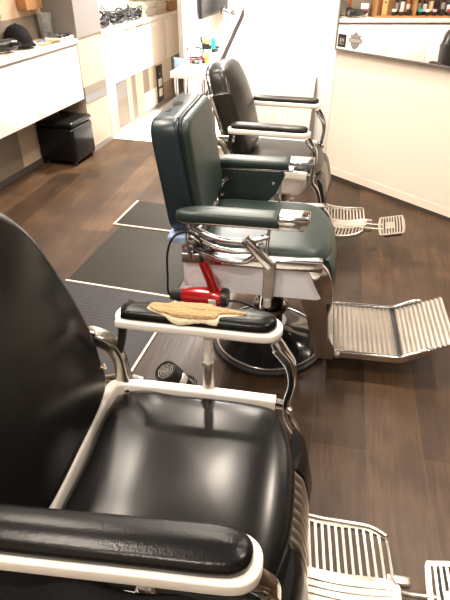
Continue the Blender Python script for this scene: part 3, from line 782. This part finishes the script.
    # headrest socket and knob
    p = bmap(0, h-.02, -.09); q = bmap(0, h+.022, -.09)
    hs = lobj('headrest_socket', [(.022, 0), (.026, .004), (.026, .04), (.018, .05)], M['oldchrome'], T, 20, aim(bmap(-.02, h-.06, -.085), bmap(-.02, h+.1, -.085)))
    lobj('lock_knob', [(.006, 0), (.006, .02), (.017, .022), (.017, .036), (.012, .04)], M['oldchrome'], hs, 16, aim(bmap(-.04, h-.03, -.085), bmap(-.14, h-.03, -.085)))
    # recline lever, near side
    tube('recline_lever', [(.10, -.30, .60), (.145, -.318, .66), (.195, -.322, .722)], .006, M['oldchrome'], T)
    lobj('lever_pivot', [(.014, 0), (.014, .02)], M['chrome'], T, 16, Matrix.Translation((.10, -.288, .60)) @ Matrix.Rotation(PI/2, 4, 'X'))
    # --- footrest
    fp = bpy.data.objects.new('footrest', None)
    us = [0]; x0 = .268
    sol = [True]
    for k in range(13):
        us += [us[-1]+.0065] if k else [.012]
        if k < 12: us += [us[-1]+.0105]
    # us alternates: bar, slot, bar, slot ...
    Lx = us[-1]
    vs_ = [-.205, -.192, -.06, -.045, .045, .06, .192, .205]
    def fmap(u, v):
        t = u/Lx
        sh = 1-.22*max(0, (t-.62)/.38)**2.2
        bow = .03*(abs(v)/.2)**2
        return Vector((x0+u*1.18-bow*.4+.012*(1 if abs(v) < .05 else 0)*t, v*sh, .155+.05*(t-.45)**2*1.8+.018*(abs(v)/.2)**2))
    def solid(i, j):
        if i % 2 == 0: return True
        return j not in (1, 5)
    bm = bmesh.new(); cells(bm, us, vs_, solid, fmap, .010)
    ft = link('footrest', bm, M['cast'], T, smooth=False)
    # side rails and grooved centre
    for sg in (-1, 1):
        bm = bmesh.new(); sweep(bm, [fmap(u, sg*.207)+Vector((0, 0, -.006)) for u in (0, .05, .12, .18, Lx)], rrect(.012, .024, .004), smooth=3); link('side_rail', bm, M['cast'], ft)
        tube('hanger_bar', [(.235, sg*.235, .27), (.25, sg*.225, .20), (.27, sg*.213, .155), (.34, sg*.213, .140)], .010, M['chrome'], T)
    bm = bmesh.new()
    for i in range(4):
        y = -.03+.02*i
        sweep(bm, [fmap(u, y)+Vector((0, 0, .001)) for u in (.02, .07, .12, .17, .2)], rrect(.006, .006, .002), smooth=3)
    link('raised_grooves', bm, M['castgray'], ft)
    xe = x0+Lx*1.18
    bm = bmesh.new()
    for y0_, y1_ in ((-.07, -.045), (.045, .07)): B(bm, xe-.02, xe+.045, y0_, y1_, .150, .178, .006)
    B(bm, xe-.012, xe+.012, -.07, .07, .150, .172, .005)
    link('hinge_lugs', bm, M['cast'], ft)
    # linked kick plate
    kp = bmesh.new()
    ku = [0, .016]
    for k in range(8): ku += [ku[-1]+.0085, ku[-1]+.0165]
    ku = sorted(set(ku)); ku[-1] += .008
    kv = [-.128, -.113, -.045, .045, .113, .128]
    ks = xe+.085
    ka = math.radians(14)
    Lk = ku[-1]
    def kmap(u, v):
        t = u/Lk
        cr = .012*(abs(v)/.128)**6
        uu = u+(cr if t < .5 else -cr)*abs(2*t-1)
        return Vector((ks+uu*math.cos(ka), v*(1-.0*t), .165+uu*math.sin(ka)))
    def ksolid(i, j):
        if i % 2 == 0: return True
        if j in (0, 4): return True
        if j == 2 and 3 < i < 11: return True
        return False
    cells(kp, ku, kv, ksolid, kmap, .009)
    kk = link('kick_plate', kp, M['cast'], T, smooth=False)
    bm = bmesh.new()
    B(bm, Lk*.2, Lk*.85, -.112, .112, -.028, -.010, .006, mtx=Matrix.Translation((ks, 0, .165)) @ Matrix.Rotation(-ka, 4, 'Y')); link('plate_underside', bm, M['rubber'], kk)
    for y in (-.03, .03):
        tube('link_rod', [(xe+.005, y, .163), (xe+.05, y, .158), (ks+.03, y, .163)], .007, M['cast'], kk)
    return T

near = black_chair((-.27, .725, 0), math.radians(6.5), 'black leather barber chair nearest the camera with torn far armrest', M['black'], torn=True, back_dx=.05, lean=14.5, backtop=.548)
far = black_chair((-.48, 3.05, 0), math.radians(2), 'worn black leather barber chair farthest back against the white wall', M['olive'], back_dx=.15, lean=13, backtop=.455, ws=.88)

# slit in the near backrest cushion
# ------------------------------------------------------------------ green chair
def green_chair(loc, yaw):
    T = thing('barber_chair', 'dark green leather barber chair in the middle with boxy backrest and ribbed footrest', 'barber chair', loc, yaw, 'barber chairs in a row')
    bs = lobj('base', [(.262, 0), (.266, .008), (.262, .026), (.25, .032), (.245, .034), (.20, .055), (.12, .085), (.085, .12), (.08, .13)], M['baseblack'], T, 56)
    lobj('rubber_ring', [(.262, 0), (.272, .004), (.272, .022), (.262, .028)], M['rubber'], bs, 56)
    bm = bmesh.new(); sweep(bm, [(.252*math.cos(a*PI/28), .252*math.sin(a*PI/28), .034) for a in range(57)], .005, cap=False); link('chrome_ring', bm, M['chrome'], bs)
    lobj('column', [(.06, .12), (.06, .30), (.075, .305), (.075, .41)], M['baseblack'], T, 32)
    lobj('column_collar', [(.062, .20), (.082, .205), (.082, .225), (.062, .23)], M['chrome'], T, 32)
    box('underframe', -.22, .17, -.19, .19, .395, .43, M['darkmetal'], T, .006)
    # side enamel panels with chrome rails
    for sg in (-1, 1):
        prof = [(-.32, .565), (.185, .565), (.225, .48), (.23, .455), (.20, .432), (-.28, .432), (-.325, .455), (-.335, .50)]
        bm = bmesh.new(); loft(bm, [[Vector((x, sg*.245, z)) for x, z in prof], [Vector((x, sg*.262, z)) for x, z in prof]]); 
        bmesh.ops.bevel(bm, geom=bm.edges[:], offset=.004, segments=2, affect='EDGES'); sp = link('side_panel', bm, M['grayenamel'], T)
        bm = bmesh.new(); sweep(bm, [(-.34, sg*.258, .588), (.0, sg*.258, .590), (.205, sg*.258, .594)], rrect(.044, .046, .006)); link('side_rail', bm, M['chrome'], T)
        bm = bmesh.new(); sweep(bm, [(.165, sg*.262, .595), (.200, sg*.262, .555), (.226, sg*.258, .49), (.245, sg*.25, .42)], rrect(.064, .026, .005), up=(0, 1, 0), smooth=4, scale=[.8, 1.1, 1., .5]); link('front_strip', bm, M['chrome'], sp)
        # lower side plate dropping to the footrest
        prof = [(.120, .43), (.235, .435), (.245, .40), (.262, .22), (.30, .165), (.30, .105), (.225, .105), (.195, .20), (.165, .34)]
        bm = bmesh.new(); loft(bm, [[Vector((x, sg*.205, z)) for x, z in prof], [Vector((x, sg*.222, z)) for x, z in prof]])
        bmesh.ops.bevel(bm, geom=bm.edges[:], offset=.003, segments=2, affect='EDGES'); link('footrest_hanger', bm, M['castgray'] if False else M['oldchrome'], T)
    box('rear_panel', -.345, -.325, -.245, .245, .435, .57, M['grayenamel'], T, .006)
    # seat
    bm = bmesh.new()
    out = catmull([(-.29, -.215), (-.1, -.238), (.15, -.238), (.205, -.21), (.238, -.13), (.245, 0), (.238, .13), (.205, .21), (.15, .238), (-.1, .238), (-.29, .215), (-.30, 0)], 6, True)
    def fm(u, v, w):
        d = max(0, (u-.10)/.17); return Vector((u, v, w-.045*d*d))
    cushion(bm, [(p.x, p.y) for p in out], edge_layers(.535, .640, .040, .010, .235, n=5), fm)
    link('seat', bm, M['green'], T)
    # front calf panel
    bm = bmesh.new(); rings = []
    for k in range(12):
        t = k/11; z = .585-.40*t; x = .238+.030*math.sin(min(1, t*1.3)*PI*.8)-.02*t
        hw = .205; e = .02 if k in (0, 11) else 0
        rings.append([Vector((x+.012-e, -hw+.03, z)), Vector((x+.018-e, 0, z)), Vector((x+.012-e, hw-.03, z)), Vector((x-e*.5, hw-.006, z)), Vector((x-.035, hw-.006, z)), Vector((x-.035, -hw+.006, z)), Vector((x-e*.5, -hw+.006, z))])
    loft(bm, rings); link('calf_pad', bm, M['green'], T)
    # inner side cushions under the arms
    for sg in (-1, 1):
        prof = [(-.30, .758), (.02, .758), (-.02, .66), (-.07, .60), (-.28, .60), (-.315, .66)]
        bm = bmesh.new(); loft(bm, [[Vector((x, sg*.245, z)) for x, z in prof], [Vector((x, sg*.275, z)) for x, z in prof]])
        if sg > 0:
            bmesh.ops.bevel(bm, geom=bm.edges[:], offset=.008, segments=3, affect='EDGES'); ip = link('side_cushion', bm, M['green'], T)
            for x, z in ((-.27, .64), (-.035, .71)): lobj('stud', [(.009, 0), (.008, .004), (.003, .006)], M['chrome'], ip, 14, Matrix.Translation((x, .245, z)) @ Matrix.Rotation(PI/2, 4, 'X'))
        else: bm.free()
        bm = bmesh.new(); sweep(bm, [(-.32, sg*.295, .766), (.05, sg*.295, .766)], rrect(.072, .010, .003)); link('arm_plate', bm, M['chrome'], T)
        # arm posts
        bm = bmesh.new(); sweep(bm, [(.0, sg*.290, .76), (-.005, sg*.288, .70), (-.005, sg*.284, .64), (.0, sg*.270, .59)], rrect(.012, .030, .004), up=(0, 1, 0), smooth=4); link('front_arm_post', bm, M['chrome'], T)
        bm = bmesh.new(); sweep(bm, [(-.30, sg*.298, .77), (-.31, sg*.292, .68), (-.30, sg*.27, .585)], rrect(.012, .030, .004), up=(0, 1, 0), smooth=4); link('rear_arm_post', bm, M['chrome'], T)
        # padded arm
        gy = .278 if sg > 0 else -.305
        bm = bmesh.new(); pts = [(-.345, -.010), (-.325, -.028), (-.25, -.042), (.030, -.043), (.030, .043), (-.25, .042), (-.325, .028), (-.345, .010)]
        o2 = []
        o2 = [(p.x, p.y) for p in catmull([(a, b, 0) for a, b in pts[4:]+pts[:4]], 4)]
        cushion(bm, o2, [(x, z) for x, z in edge_layers(.772, .815, .018, .003, .042, n=4)], lambda u, v, w: Vector((min(u, .031) if u > .01 else u, v+gy, w-(.012*max(0, (-.25-u)/.1)))))
        link('armrest_pad', bm, M['green'], T)
        bm = bmesh.new(); B(bm, .032, .142, gy-.044, gy+.044, .772 if sg < 0 else .800, .817, .004, seg=3)
        for v in bm.verts:
            if sg < 0 and v.co.x > .11 and v.co.z < .79: v.co.x -= .015
        link('armrest_cap', bm, M['cast'] if False else M['chrome'], T)
    # backrest: boxy shell and inset cushion
    a = math.radians(8); up = Vector((-math.sin(a), 0, math.cos(a))); fr = Vector((math.cos(a), 0, math.sin(a)))
    O = Vector((-.320, 0, .690)); h = .418
    def bmap(u, v, w): return O+Vector((0, u, 0))+up*v+fr*w
    def rr(hw, z0, z1, r):
        return [(x, z+(z0+z1)/2) for x, z in rrect(2*hw, z1-z0, r, 6)]
    bm = bmesh.new(); cushion(bm, rr(.238, -.02, h, .06), edge_layers(-.075, .035, .022, 0, .23, r0=.016), bmap); link('back_shell', bm, M['greenback'], T)
    bm = bmesh.new(); cushion(bm, rr(.222, .0, h-.012, .055), edge_layers(.018, .066, .026, .010, .22, n=5), bmap); link('backrest', bm, M['green'], T)
    bm = bmesh.new(); o3 = rr(.226, -.005, h-.008, .057)
    sweep(bm, [bmap(u, v, .036) for u, v in o3+[o3[0]]], .0035, up=fr, cap=False); link('piping', bm, M['plastic'], T)
    hs = lobj('headrest_slot', [(.02, 0), (.022, .003), (.022, .006), (.008, .0065)], M['chrome'], T, 20, aim(bmap(0, h-.002, -.02), bmap(0, h+1, -.02)))
    lobj('headrest_slot', [(.010, 0), (.011, .003), (.011, .006), (.004, .0065)], M['chrome'], T, 16, aim(bmap(-.10, h-.002, -.03), bmap(-.10, h+1, -.03)))
    box('back_edge_protector', -.40, -.33, -.262, -.10, .643, .667, M['bluefoil'], T, .004)
    # reclining mechanism: curved chrome tubes on the near side
    for i, (z, dz) in enumerate(((.725, .04), (.69, .05), (.655, .06))):
        tube('curved_bracket', [(-.30-.01*i, -.275, z), (-.20, -.30, z-dz*.7), (-.09, -.305, z-dz*.75), (.0-.02*i, -.295, z-dz*.15+.0)], .0115, M['chrome'], T)
    tube('curved_bracket', [(-.34, -.27, .63), (-.30, -.275, .665), (-.26, -.275, .655), (-.24, -.27, .60)], .008, M['chrome'], T)
    tube('curved_bracket', [(-.27, .27, .64), (-.265, .25, .70), (-.235, .235, .73)], .012, M['chrome'], T)
    # lever
    bm = bmesh.new(); sweep(bm, [(-.085, -.325, .715), (-.01, -.325, .635), (.012, -.325, .61)], rrect(.034, .030, .005), up=(0, 1, 0)); lv = link('hydraulic_lever', bm, M['cast'] if False else M['chrome'], T)
    bm = bmesh.new(); sweep(bm, [(.005, -.31, .62), (.008, -.305, .55), (.005, -.302, .455)], rrect(.044, .014, .004), up=(0, 1, 0)); link('lever_plate', bm, M['castgray'], lv)
    lobj('lever_bolt', [(.016, 0), (.016, .035), (.012, .04)], M['label'], lv, 18, Matrix.Translation((.005, -.302, .45)) @ Matrix.Rotation(PI, 4, 'X'))
    tube('lever_rod', [(.005, -.302, .43), (-.02, -.26, .36), (-.03, -.10, .33)], .009, M['chrome'], T)
    # ribbed footrest
    x0, x1, x2 = .285, .585, .795
    zA, zB, zC = .125, .125, .225
    def path(s):   # s along x 0..1 -> (x,z)
        x = x0+(x2-x0)*s
        if x < x1-.02: return x, zA
        t = max(0, (x-x1)/(x2-x1)); return x, zB+(zC-zB)*t
    def ribbed(name, xa, xb, n, zf, hw):
        bm = bmesh.new(); top = []
        N = n*6
        for k in range(N+1):
            x = xa+(xb-xa)*k/N; ph = (k % 6)/6
            top.append((x, zf(x)+.008*max(0, math.sin(ph*PI*1.25)) if ph < .8 else zf(x)))
        prof = top+[(xb, zf(xb)-.012), (xa, zf(xa)-.012)]
        loft(bm, [[Vector((x, y, z)) for x, z in prof] for y in (-hw, hw)])
        return link(name, bm, M['castgray'], T)
    ft = ribbed('footrest', x0+.012, x1-.012, 13, lambda x: zA, .178)
    kp = ribbed('kick_plate', x1+.008, x2, 11, lambda x: zB+(zC-zB)*(x-x1)/(x2-x1), .176)
    for sg in (-1, 1):
        bm = bmesh.new(); sweep(bm, [(x0-.03, sg*.19, zA-.006), (x1-.03, sg*.19, zA-.004), (x1+.02, sg*.19, zB+.008), (x1+.10, sg*.19, zB+.05), (x1+.12, sg*.186, zB+.048)], rrect(.016, .034, .004), smooth=4); link('side_rail', bm, M['chrome'], ft)
    bm = bmesh.new(); B(bm, x1-.012, x1+.008, -.182, .182, zA-.012, zA+.002, .002); link('hinge_bar', bm, M['darkmetal'], ft)
    bm = bmesh.new(); B(bm, x0-.012, x0+.014, -.182, .182, zA-.014, zA+.010, .004); link('rear_bar', bm, M['cast'], ft)
    lobj('pivot_bolt', [(.012, 0), (.013, .003), (.013, .02), (.008, .024)], M['cast'], ft, 16, Matrix.Translation((x0+.03, -.199, zA+.002)) @ Matrix.Rotation(PI/2, 4, 'X'))
    # front undertray plate seen between base and seat
    return T
gr = green_chair((-.335, 1.985, 0), math.radians(6))

# ------------------------------------------------------------------ dryers and holders
red = hairdryer('hair_dryer', 'metallic red hair dryer hanging handle-up on the side of the green chair', (-.545, 1.628, .452), (math.radians(8), math.radians(-4), math.radians(4)), M['red'])
tube_o = tube('dryer_cord', [(-.545, 1.645, .655), (-.56, 1.64, .70), (-.60, 1.635, .725), (-.655, 1.63, .70), (-.685, 1.63, .63), (-.692, 1.63, .52), (-.69, 1.64, .42), (-.60, 1.66, .38), (-.50, 1.66, .41), (-.42, 1.66, .43), (-.35, 1.68, .40), (-.28, 1.70, .36)], .0045, M['plastic'])
bpy.context.view_layer.update(); tube_o.parent = red; tube_o.matrix_parent_inverse = red.matrix_world.inverted(); tube_o['label'] = 'black looping cord'
t = thing('dryer_holder', 'black clip holding the red hair dryer on the green chair', 'holder', (-.545, 1.70, .60))
tube('clip_ring', [(-.03, -.01, .06), (-.035, -.06, .065), (-.01, -.08, .065), (.02, -.07, .06), (.022, -.01, .05)], .006, M['plastic'], t)
box('clip_plate', -.04, .035, -.012, .022, .02, .075, M['darkmetal'], t, .004)
blk = hairdryer('hair_dryer', 'black hair dryer with round grille hanging beyond the near chair seat', (-.470, 1.145, .425), (0, 0, 0), M['plastic'])
# point the intake up towards the viewer, handle to the floor side
d = Vector((-.35, -.30, .88)).normalized(); blk.rotation_mode = 'QUATERNION'
zq = Vector((.1, -.7, -.6)); zq = (zq-d*zq.dot(d)).normalized(); yq = zq.cross(d)
blk.rotation_quaternion = Matrix(((d.x, yq.x, zq.x), (d.y, yq.y, zq.y), (d.z, yq.z, zq.z))).to_quaternion()
t = thing('dryer_holder', 'dark ring bracket holding the black hair dryer on the near chair', 'holder', (-.47, 1.06, .45))
tube('holder_ring', [(.0+.050*math.cos(a*PI/6), .085+.050*math.sin(a*PI/6), -.02+.01*math.cos(a*PI/6)) for a in range(13)], .005, M['darkmetal'], t, smooth=2)
tube('holder_arm', [(0, -.04, .03), (0, .0, .02), (0, .04, -.01)], .007, M['darkmetal'], t, smooth=3)

# ------------------------------------------------------------------ black cape below the near armrest
def cape():
    bm = bmesh.new(); nx, ny = 46, 26; V = []
    for i in range(nx+1):
        row = []
        u = i/nx; x = -.62+.52*u
        for j in range(ny+1):
            v = j/ny
            f = .022*math.sin(x*26+1.2*v)*(.3+v)+.014*math.sin(x*57+4*v+1)*v
            y = .375-.17*math.sin(min(1, v*1.25)*PI/2)+f
            z = .752-.03*v-.46*v**1.7+.012*math.sin(x*31)+(-.03*(u-.5)**2)
            row.append(bm.verts.new((x, y, z)))
        V.append(row)
    for i in range(nx):
        for j in range(ny): bm.faces.new((V[i][j], V[i+1][j], V[i+1][j+1], V[i][j+1]))
    o = link('barber_cape', bm, M['cloth'], None, sharp=180)
    md = o.modifiers.new('thick', 'SOLIDIFY'); md.thickness = .006
    return tag(o, 'black barber cape bunched below the nearest armrest', 'cape')
cape()
def scarf():
    bm = bmesh.new()
    sweep(bm, [(-.50, .33, .765), (-.515, .30, .745), (-.54, .265, .70), (-.57, .25, .64), (-.60, .24, .55)], rrect(.035, .008, .003), up=(0, 1, .3), smooth=5, scale=[.6, 1.2, .9, 1.1, .7])
    return tag(link('patterned_cloth', bm, M['floral'], None), 'thin pale pink patterned cloth beside the black cape', 'cloth')
scarf()

# ------------------------------------------------------------------ lamps
def downlight(x, y, p, col, label, r=.06, spread=150, size=.12):
    t = thing('ceiling_spotlight', label, 'lamp', (x, y, 2.7), 0, 'recessed ceiling spotlights')
    lobj('rim', [(r, -.001), (r+.018, -.002), (r+.018, -.008), (r, -.010)], M['white'], t, 24)
    lobj('bulb', [(.0, -.004), (r-.004, -.004), (r-.004, -.006), (.0, -.006)], M['lamp'], t, 24)
    ld = bpy.data.lights.new('spot_glow', 'AREA'); ld.shape = 'DISK'; ld.size = size; ld.energy = p*.95; ld.color = col
    ld.spread = math.radians(spread)
    lo = bpy.data.objects.new('spot_glow', ld); C.objects.link(lo); lo.location = (x, y, 2.68)
warm = (1, .87, .74); mid = (1, .89, .76); cool = (1, .95, .9)
LP = [(-.9, .2, 20, warm, 'left of the near chair'), (.7, .9, 17, warm, 'right of the near chair'),
      (-1.45, 1.6, 22, warm, 'left of the green chair'), (-.62, 2.3, 22, warm, 'above the gap between green and farthest chairs'),
      (-1.0, 3.2, 22, warm, 'left of the farthest chair'), (.75, 2.5, 30, warm, 'in front of the mirror wall'),
      (-1.7, 3.5, 18, mid, 'above the left counter end'), (-1.7, 2.2, 17, mid, 'above the left counter middle'), (-1.6, 5.5, 125, cool, 'above the far counter'),
      (-1.35, 5.3, 90, cool, 'above the white table'), (-.7, 3.9, 32, mid, 'close to the white panel wall'),
      (-.3, -.75, 26, warm, 'added unseen behind the nearest chair as fill light'), (-1.2, 7.2, 70, cool, 'in front of the tall cupboard')]  # the lamp by the front wall is added fill for the near armrest side
for x, y, p, c, l in LP: downlight(x, y, p, c, 'round recessed ceiling spotlight '+l)
w = bpy.data.worlds.new('world'); bpy.context.scene.world = w; w.use_nodes = True
w.node_tree.nodes['Background'].inputs[0].default_value = (1, .88, .74, 1)
w.node_tree.nodes['Background'].inputs[1].default_value = .1
vs = bpy.context.scene.view_settings
vs.view_transform = 'Standard'; vs.look = 'None'; vs.exposure = .34; vs.gamma = 1; vs.use_curve_mapping = False
